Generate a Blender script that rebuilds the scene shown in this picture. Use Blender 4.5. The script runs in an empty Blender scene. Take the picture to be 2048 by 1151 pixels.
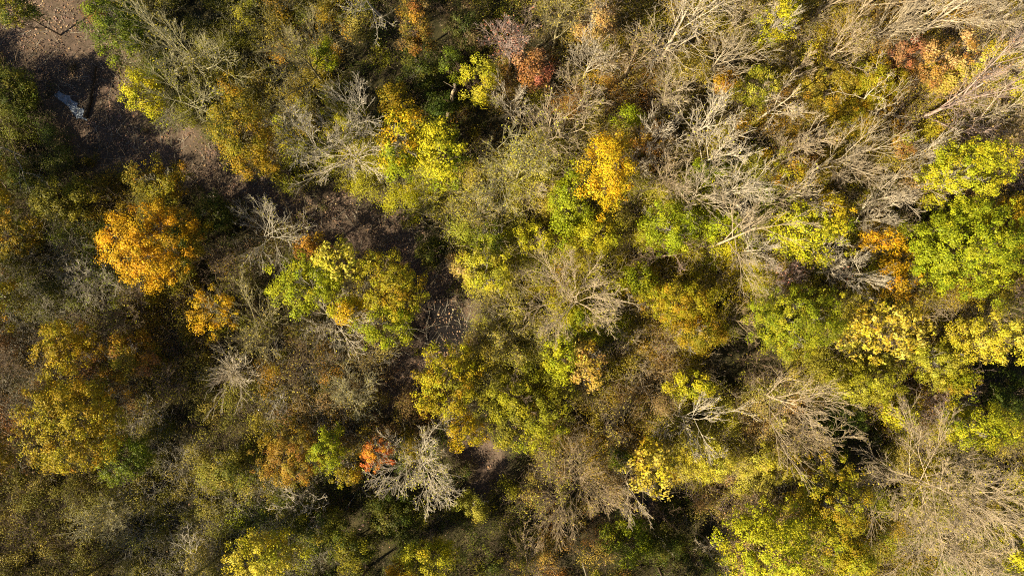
import bpy, math, random
import numpy as np

# ------------------------------------------------------------------ camera, sky, sun, exposure
scene = bpy.context.scene
H = 72.0                                   # height of the drone above the forest floor
SUN_AZ, SUN_EL = math.radians(214.0), math.radians(38.0)   # where the sun stands (from +x, anticlockwise)
cam_data = bpy.data.cameras.new("camera")
cam_data.sensor_width = 36.0
cam_data.lens = 24.0                       # half width / distance = 0.75
cam_data.clip_start, cam_data.clip_end = 0.5, 3000.0
cam = bpy.data.objects.new("camera", cam_data)
cam.location = (0, 0, H)
scene.collection.objects.link(cam)
scene.camera = cam

world = bpy.data.worlds.new("World")
scene.world = world
world.use_nodes = True
wn = world.node_tree
sky = wn.nodes.new("ShaderNodeTexSky")
sky.sky_type = 'NISHITA'
sky.sun_disc = False
sky.sun_elevation = SUN_EL
sky.sun_rotation = math.radians(90) - SUN_AZ
sky.ozone_density = 0.4
sky.dust_density = 0.8
sky.air_density = 0.7
wn.nodes["Background"].inputs["Strength"].default_value = 0.05
wn.links.new(sky.outputs[0], wn.nodes["Background"].inputs["Color"])

sun_data = bpy.data.lights.new("sun", 'SUN')
sun_data.energy = 5.0
sun_data.angle = math.radians(0.53)
sun_data.color = (1.0, 0.86, 0.60)
sun = bpy.data.objects.new("sun", sun_data)
sun.rotation_euler = (0, math.pi / 2 - SUN_EL, SUN_AZ)
sun.location = (-60, -40, 60)
scene.collection.objects.link(sun)

scene.view_settings.view_transform = 'Standard'
scene.view_settings.look = 'None'
scene.view_settings.exposure = 1.2
scene.view_settings.gamma = 1.0
scene.render.engine = 'CYCLES'
scene.cycles.max_bounces = 6
scene.cycles.diffuse_bounces = 3
scene.cycles.transmission_bounces = 3
scene.cycles.use_denoising = False
scene.cycles.filter_width = 1.1

# ------------------------------------------------------------------ helpers
KPX = 0.75 / 1024.0
def at(px, py, z=0.0):
    """world point at height z seen at photo position (px, py)"""
    s = KPX * (H - z)
    return (px - 1024.0) * s, (575.5 - py) * s

def norm(v):
    return v / np.maximum(np.linalg.norm(v, axis=-1, keepdims=True), 1e-9)

CREEK = [[(20,20,80),(90,70,98),(170,160,98),(235,262,74),(335,305,58),(430,342,40),(560,395,20),(640,430,38),(710,445,66),
          (800,490,42),(875,575,42),(888,640,56),(885,690,42),(820,735,26),(775,790,20)],
         [(915,885,16),(975,925,22),(960,985,12)], [(1280,970,14),(1292,1010,22),(1275,1040,12)]]
CREEK_M = [[(*at(a, b), w * KPX * H) for a, b, w in c] for c in CREEK]
def creek_d(x, y):
    """signed distance to the edge of the creek bed: below 0 inside"""
    best = np.full(np.shape(x), 1e9)
    for c in CREEK_M:
        for (x0, y0, w0), (x1, y1, w1) in zip(c, c[1:]):
            dx, dy = x1 - x0, y1 - y0
            t = np.clip(((x - x0) * dx + (y - y0) * dy) / (dx * dx + dy * dy), 0, 1)
            best = np.minimum(best, np.hypot(x - x0 - t * dx, y - y0 - t * dy) - (w0 + (w1 - w0) * t))
    return best + 0.45 * np.sin(x * 0.9 + 1.3) + 0.4 * np.sin(y * 1.1 + x * 0.4)
def ground(x, y):
    x = np.asarray(x, float); y = np.asarray(y, float)
    z = 0.35 * np.sin(x * 0.11 + 0.7) * np.sin(y * 0.13) + 0.18 * np.sin(x * 0.31 + y * 0.22) + 0.05 * np.sin(x * 1.3) * np.sin(y * 1.1 + 0.4)
    k = 1 / (1 + np.exp(np.clip((creek_d(x, y) - 0.2) / 0.35, -30, 30)))
    return z * (1 - k) + (-0.95 + 0.04 * np.sin(x * 2.1 + y) * np.sin(y * 1.7)) * k

def link(o, parent=None):
    scene.collection.objects.link(o)
    if parent is not None:
        o.parent = parent
    return o
def mesh_obj(name, V, F, mats, parent=None, col=None, smooth=False, midx=None):
    """one mesh object from arrays; every row of F is a quad"""
    me = bpy.data.meshes.new(name)
    V = np.ascontiguousarray(V, np.float32); F = np.ascontiguousarray(F, np.int32)
    me.vertices.add(len(V)); me.vertices.foreach_set("co", V.ravel())
    me.loops.add(F.size); me.loops.foreach_set("vertex_index", F.ravel())
    me.polygons.add(len(F)); me.polygons.foreach_set("loop_start", np.arange(0, F.size, F.shape[1], dtype=np.int32))
    if smooth:
        me.polygons.foreach_set("use_smooth", np.ones(len(F), bool))
    if midx is not None:
        me.polygons.foreach_set("material_index", np.ascontiguousarray(midx, np.int32))
    for m in (mats if isinstance(mats, (list, tuple)) else [mats]):
        me.materials.append(m)
    if col is not None:
        a = me.attributes.new("leafcol", 'FLOAT_COLOR', 'FACE')
        c = np.ones((len(F), 4), np.float32); c[:, :3] = col
        a.data.foreach_set("color", c.ravel())
    me.update(calc_edges=True)
    return link(bpy.data.objects.new(name, me), parent)

def thing(name, label, cat, loc, group=None):
    o = bpy.data.objects.new(name, None)
    o.empty_display_size = 0.5
    o.location = loc
    o["label"] = label; o["category"] = cat
    if group:
        o["group"] = group
    return link(o)

# ------------------------------------------------------------------ materials
def new_mat(name):
    m = bpy.data.materials.new(name); m.use_nodes = True
    nt = m.node_tree
    return m, nt, nt.nodes["Principled BSDF"], nt.nodes["Material Output"]
def N(nt, t, **kw):
    n = nt.nodes.new(t)
    for k, v in kw.items():
        setattr(n, k, v)
    return n
def ramp(nt, stops):
    r = N(nt, "ShaderNodeValToRGB")
    e = r.color_ramp.elements
    while len(e) < len(stops):
        e.new(0.5)
    for i, (p, c) in enumerate(stops):
        e[i].position = p; e[i].color = (*c, 1)
    return r

def leaf_material(name, transl, rough):
    m, nt, b, out = new_mat(name)
    a = N(nt, "ShaderNodeAttribute", attribute_name="leafcol")
    tc = N(nt, "ShaderNodeTexCoord")
    no = N(nt, "ShaderNodeTexNoise"); no.inputs["Scale"].default_value = 9.0; no.inputs["Detail"].default_value = 3.0
    nt.links.new(tc.outputs["Object"], no.inputs["Vector"])
    mr = N(nt, "ShaderNodeMapRange"); mr.inputs[1].default_value = 0.3; mr.inputs[2].default_value = 0.7
    mr.inputs[3].default_value = 0.72; mr.inputs[4].default_value = 1.18
    nt.links.new(no.outputs[0], mr.inputs[0])
    mx = N(nt, "ShaderNodeVectorMath", operation='SCALE')
    nt.links.new(a.outputs["Color"], mx.inputs[0]); nt.links.new(mr.outputs[0], mx.inputs["Scale"])
    nt.links.new(mx.outputs[0], b.inputs["Base Color"])
    b.inputs["Roughness"].default_value = rough
    b.inputs["Specular IOR Level"].default_value = 0.14
    t = N(nt, "ShaderNodeBsdfTranslucent")
    nt.links.new(mx.outputs[0], t.inputs["Color"])
    s = N(nt, "ShaderNodeMixShader"); s.inputs[0].default_value = transl
    nt.links.new(b.outputs[0], s.inputs[1]); nt.links.new(t.outputs[0], s.inputs[2])
    nt.links.new(s.outputs[0], out.inputs[0])
    return m
LEAF = leaf_material("autumn_leaf", 0.13, 0.5)
DRY = leaf_material("dry_leaf", 0.06, 0.7)

def bark_material(name, dark, light):
    """three shades of one bark: plain, browner and greyer"""
    return [one_bark(name, dark, light),
            one_bark(name + "_dark", tuple(c * k for c, k in zip(dark, (.74, .70, .62))), tuple(c * k for c, k in zip(light, (.78, .74, .68)))),
            one_bark(name + "_grey", tuple(c * k for c, k in zip(dark, (.9, .91, .93))), tuple(c * k for c, k in zip(light, (.94, .94, .95))))]
def one_bark(name, dark, light):
    m, nt, b, out = new_mat(name)
    tc = N(nt, "ShaderNodeTexCoord")
    mp = N(nt, "ShaderNodeMapping"); mp.inputs["Scale"].default_value = (3, 3, 0.8)
    nt.links.new(tc.outputs["Object"], mp.inputs[0])
    no = N(nt, "ShaderNodeTexNoise"); no.inputs["Scale"].default_value = 1.6; no.inputs["Detail"].default_value = 8.0; no.inputs["Roughness"].default_value = 0.7
    nt.links.new(mp.outputs[0], no.inputs["Vector"])
    r = ramp(nt, [(0.36, dark), (0.62, light)])
    nt.links.new(no.outputs[0], r.inputs[0])
    nt.links.new(r.outputs[0], b.inputs["Base Color"])
    b.inputs["Roughness"].default_value = 0.85
    b.inputs["Specular IOR Level"].default_value = 0.2
    bp = N(nt, "ShaderNodeBump"); bp.inputs["Strength"].default_value = 0.5; bp.inputs["Distance"].default_value = 0.04
    nt.links.new(no.outputs[0], bp.inputs["Height"]); nt.links.new(bp.outputs[0], b.inputs["Normal"])
    return m
BARK = {
    'white': bark_material("pale_bark", (0.36, 0.30, 0.21), (0.70, 0.62, 0.48)),
    'beige': bark_material("beige_bark", (0.29, 0.22, 0.135), (0.58, 0.47, 0.32)),
    'grey':  bark_material("grey_bark", (0.25, 0.22, 0.165), (0.52, 0.47, 0.37)),
    'olive': bark_material("mossy_bark", (0.22, 0.195, 0.10), (0.47, 0.43, 0.26)),
    'brown': bark_material("brown_bark", (0.09, 0.065, 0.045), (0.24, 0.18, 0.12)),
    'pink':  bark_material("rosy_bark", (0.30, 0.20, 0.16), (0.56, 0.44, 0.38)),
    'tan':   bark_material("tan_bark", (0.35, 0.285, 0.19), (0.67, 0.57, 0.42)),
    'dark':  bark_material("wet_bark", (0.02, 0.016, 0.012), (0.07, 0.055, 0.04)),
}

# ------------------------------------------------------------------ leaf colours
PAL = {
    'orange': [(.62,.33,.010),(.58,.26,.008),(.62,.39,.014),(.46,.29,.014)],
    'amber':  [(.66,.42,.012),(.62,.33,.010),(.68,.48,.016)],
    'gold':   [(.34,.22,.010),(.29,.20,.010),(.22,.175,.012),(.36,.18,.012)],
    'yellow': [(.53,.44,.018),(.47,.39,.018),(.40,.36,.018)],
    'lemon':  [(.64,.53,.10),(.56,.44,.05),(.46,.33,.05)],
    'ygreen': [(.36,.35,.012),(.44,.40,.014),(.25,.275,.012)],
    'lime':   [(.38,.41,.014),(.46,.46,.018),(.27,.32,.013)],
    'green':  [(.19,.235,.009),(.24,.28,.011),(.12,.15,.008)],
    'dgreen': [(.038,.055,.008),(.055,.08,.009),(.085,.11,.012)],  # dark green, deepened so that gaps between crowns carry painted shade
    'olive':  [(.245,.215,.014),(.31,.27,.016),(.165,.155,.014)],
    'shade_olive':   [(.10,.098,.012),(.07,.072,.010),(.135,.12,.014)],  # olive darkened to paint in the dim left side and the gaps
    'umber':  [(.10,.065,.032),(.075,.048,.026),(.14,.09,.04)],  # brown kept very dark, paints shade into left scrub and gaps
    'pale':   [(.41,.38,.045),(.34,.315,.035),(.46,.41,.055)],
    'khaki':  [(.39,.31,.05),(.30,.25,.04),(.45,.36,.065)],
    'red':    [(.64,.16,.05),(.68,.24,.07),(.56,.12,.035)],
    'rose':   [(.54,.20,.13),(.46,.15,.09),(.52,.28,.14)],
    'peach':  [(.52,.30,.12),(.44,.24,.085),(.50,.35,.15)],
    'rust':   [(.30,.12,.03),(.38,.18,.04),(.22,.10,.022)],
    'brown':  [(.19,.115,.05),(.135,.082,.038),(.25,.165,.07)],
    'litter': [(.36,.21,.11),(.27,.165,.11),(.21,.14,.11),(.46,.29,.15),(.17,.12,.105),(.26,.19,.155)],
}
def colours(rng, pals, n):
    P = np.concatenate([np.array(PAL[p]) for p in pals])
    c = P[rng.integers(0, len(P), n)]
    j = rng.integers(0, len(P), n); w = rng.uniform(0, .45, (n, 1))
    return (c * (1 - w) + P[j] * w) * np.exp(rng.normal(0, .16, (n, 1))) * np.exp(rng.normal(0, .05, (n, 3)))

# ------------------------------------------------------------------ leaves and branches as arrays
def leaf_quads(rng, P, nrm, size, width=0.62):
    """folded four-cornered leaves at points P lying roughly across nrm"""
    n = len(P)
    a = norm(np.cross(nrm, rng.normal(size=(n, 3))))
    b = np.cross(nrm, a)
    L = (size * rng.uniform(.65, 1.3, n))[:, None]
    V = np.stack([P - a * L * .5, P + b * L * width * .5 - nrm * L * .12 - a * L * .05,
                  P + a * L * .5 - nrm * L * .15, P - b * L * width * .5 - nrm * L * .12 - a * L * .05], 1)
    return V.reshape(-1, 3), np.arange(4 * n).reshape(n, 4)

def tubes(P, R, S):
    """P (n,k,3) centre lines, R (n,k) radii -> vertices and quads of S-sided tubes"""
    n, k, _ = P.shape
    T = np.empty_like(P)
    T[:, 1:-1] = P[:, 2:] - P[:, :-2]; T[:, 0] = P[:, 1] - P[:, 0]; T[:, -1] = P[:, -1] - P[:, -2]
    T = norm(T)
    ref = np.where(np.abs(T[:, :1, 2:3]) < .8, np.array([[[0, 0, 1.]]]), np.array([[[1., 0, 0]]]))
    A = norm(np.cross(T, np.broadcast_to(ref, T.shape))); B = np.cross(T, A)
    th = np.arange(S) * 2 * math.pi / S
    V = P[:, :, None] + R[:, :, None, None] * (A[:, :, None] * np.cos(th)[:, None] + B[:, :, None] * np.sin(th)[:, None])
    i = np.arange(n)[:, None, None] * k * S + np.arange(k - 1)[None, :, None] * S + np.arange(S)[None, None, :]
    j = i - np.arange(S) + (np.arange(S) + 1) % S
    return V.reshape(-1, 3), np.stack([i, j, j + S, i + S], -1).reshape(-1, 4)

def grow(rng, P0, D, L, R0, R1, k, jit, trop):
    """n branches from starts P0 along D with length L: (n,k,3), (n,k)"""
    n = len(P0)
    P = np.empty((n, k, 3)); P[:, 0] = P0
    d = D.copy()
    bend = rng.normal(0, jit * .6, (n, 3))
    for i in range(1, k):
        d = norm(d + rng.normal(0, jit, (n, 3)) + bend / k + np.array([0, 0, trop / k]))
        P[:, i] = P[:, i - 1] + d * (L / (k - 1))[:, None]
    t = np.linspace(0, 1, k)
    return P, R0[:, None] * (1 - t) + R1[:, None] * t

def children(rng, P, R, m, t0, ang, lf, rf, k, jit, trop, rmin):
    n, K, _ = P.shape
    t = t0 + (1 - t0) * (np.arange(m)[None] + rng.uniform(0, 1, (n, m))) / m
    t = np.clip(t, 0, .995)
    x = t * (K - 1); i = np.minimum(x.astype(int), K - 2); f = (x - i)[..., None]
    r = np.arange(n)[:, None]
    S = P[r, i] * (1 - f) + P[r, i + 1] * f
    T = norm(P[r, i + 1] - P[r, i])
    Rs = R[r, i] * (1 - f[..., 0]) + R[r, i + 1] * f[..., 0]
    plen = np.linalg.norm(np.diff(P, axis=1), axis=2).sum(1)
    az = (np.arange(m)[None] * 2.4 + rng.uniform(0, 6.28, (n, 1)) + rng.normal(0, .5, (n, m)))
    u = norm(np.cross(T, np.array([.31, .17, .93]))); v = np.cross(T, u)
    th = rng.uniform(ang[0], ang[1], (n, m))[..., None]
    D = T * np.cos(th) + (u * np.cos(az)[..., None] + v * np.sin(az)[..., None]) * np.sin(th)
    L = plen[:, None] * lf * (1.15 - .65 * t) * rng.uniform(.55, 1.3, (n, m))
    R0 = np.maximum(Rs * rf, rmin)
    c = lambda q: q.reshape(n * m, *q.shape[2:])
    return grow(rng, c(S), c(D), c(L), c(R0), np.maximum(c(R0) * .35, rmin * .6), k, jit, trop)

rad = math.radians
#            first limb, limb angle,         trop, jit, limb len, child angle, counts
HABIT = {
    'vase':  (.22, (rad(14), rad(42)), .45, .045, .72, (rad(13), rad(32)), (10, 7, 5, 3)),
    'broad': (.30, (rad(38), rad(76)), .50, .070, .64, (rad(18), rad(42)), (10, 7, 5, 3)),
    'star':  (.30, (rad(50), rad(88)), .40, .065, .95, (rad(16), rad(40)), (13, 7, 5, 3)),
    'dome':  (.34, (rad(14), rad(84)), .25, .060, .78, (rad(16), rad(42)), (15, 7, 5, 3)),
    'burst': (.02, (rad(6), rad(80)), .10, .075, 1.0, (rad(12), rad(32)), (46, 6, 3, 0)),
    'tall':  (.22, (rad(12), rad(34)), .35, .070, .66, (rad(20), rad(44)), (7, 7, 6, 3)),
    'gnarl': (.40, (rad(35), rad(80)), .40, .18, .60, (rad(30), rad(60)), (5, 5, 4, 3)),
    'bush':  (.06, (rad(22), rad(70)), .30, .13, .80, (rad(25), rad(55)), (13, 7, 6, 4)),
}
def skeleton(rng, h, spread, habit, girth=1.0, counts=None, twig=.0075, lean=(0, 0)):
    """levels of branches [(P, R, sides)], scaled to height h and crown radius spread"""
    t0, ang, trop, jit, ll, cang, cnt = HABIT[habit]
    cnt = counts or cnt
    sa, sj = rng.uniform(.78, 1.28), rng.uniform(.5, 1.15)      # no two trees of a habit fork alike
    ang = (ang[0] * sa, min(ang[1] * sa, 1.55)); cang = (cang[0] * rng.uniform(.8, 1.25), cang[1] * rng.uniform(.8, 1.25))
    jit *= sj; t0 *= rng.uniform(.7, 1.4); ll *= rng.uniform(.85, 1.15)
    r0 = .0112 * h * girth + .016
    tl = h * (.85 if habit != 'bush' else .55)
    lv = []
    P, R = grow(rng, np.zeros((1, 3)), np.array([[0, 0, 1.]]), np.array([tl]), np.array([r0]), np.array([r0 * .25]), 9, jit * .55, .4)
    lv.append((P, R, 7))
    P, R = children(rng, P, R, cnt[0], t0, ang, ll, .44 if habit in ('dome', 'star') else .54, 8, jit, trop, twig * 2.4); lv.append((P, R, 5))
    P, R = children(rng, P, R, cnt[1], .22, cang, .60, .62, 6, jit, trop * .6, twig * 1.7); lv.append((P, R, 4))
    P, R = children(rng, P, R, cnt[2], .20, cang, .56, .62, 5, jit * 1.1, trop * .5, twig * 1.2); lv.append((P, R, 3))
    if cnt[3]:
        P, R = children(rng, P, R, cnt[3], .2, cang, .58, .6, 4, jit * 1.2, trop * .5, twig); lv.append((P, R, 3))
    tip = np.concatenate([p[:, -1] for p, _, _ in lv[-2:]])
    c0 = tip[:, :2].mean(0)
    q = np.percentile(np.hypot(*(tip[:, :2] - c0).T), 93)
    zz = np.percentile(tip[:, 2], 98)
    out = []
    for P, R, S in lv:
        P = P.copy()
        P[..., 2] *= h / zz
        w = np.clip(P[..., 2:3] / h, 0, 1)
        P[..., :2] = (P[..., :2] - c0 * w) * (spread / q) + w * np.array(lean)
        out.append((P, R, S))
    return out

def cat_tubes(lv):
    Vs, Fs, o = [], [], 0
    for P, R, S in lv:
        V, F = tubes(P, R, S)
        Vs.append(V); Fs.append(F + o); o += len(V)
    return np.concatenate(Vs), np.concatenate(Fs)

def crown_leaves(rng, C, rx, ry, rz, dens, size, clump, pals, p2=None, d2=(0, 0, -1), gap=0.0, cut=.15, even=1.0):
    """leaf clumps through an uneven ellipsoid; returns positions, normals, colours"""
    area = math.pi * rx * ry
    nc = max(16, int(area / (clump * clump) * 2.5))
    d = norm(rng.normal(size=(nc, 3)))
    lobes = norm(rng.normal(size=(7, 3))); amp = rng.uniform(-.24, .24, 7) * even
    lob = 1 + (np.exp(4 * (d @ lobes.T - 1)) * amp).sum(1)
    rr = (rng.uniform(.12, 1, nc) ** .42) * lob
    rr = np.where(rng.random(nc) < .10, rr * 1.16, rr)          # sprays that stick out
    low = d[:, 2] < -.35
    rr = np.where(low, rr * .8, rr)
    cen = d * rr[:, None]
    keep = rng.random(nc) > gap
    cen = cen[keep]; d = d[keep]; nc = len(cen)
    per = max(6, int(area * dens / nc))
    cr = clump * rng.uniform(.40, .95, nc)
    cnt = np.maximum(4, (per * (cr / (clump * .68)) ** 2 * rng.uniform(.6, 1.4, nc)).astype(int))
    idx = np.repeat(np.arange(nc), cnt); n = len(idx)
    off = norm(rng.normal(size=(n, 3))) * (rng.random(n) ** .55)[:, None] * cr[idx][:, None] * np.array([1.15, 1.15, .7])
    pos = cen[idx] * np.array([rx, ry, rz]) + off
    nr = norm(d[idx] * .65 + norm(off) * .6 + np.array([0, 0, .42]) + rng.normal(0, .42, (n, 3)))
    base = colours(rng, pals, nc)
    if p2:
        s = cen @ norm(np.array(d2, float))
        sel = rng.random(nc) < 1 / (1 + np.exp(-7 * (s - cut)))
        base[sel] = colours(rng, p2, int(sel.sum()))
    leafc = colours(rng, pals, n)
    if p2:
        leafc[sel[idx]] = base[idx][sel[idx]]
    w = rng.uniform(.35, .95, (n, 1))
    col = (base[idx] * w + leafc * (1 - w)) * np.exp(rng.normal(0, .14, (n, 1)))
    return pos + np.array(C), nr, col

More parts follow.
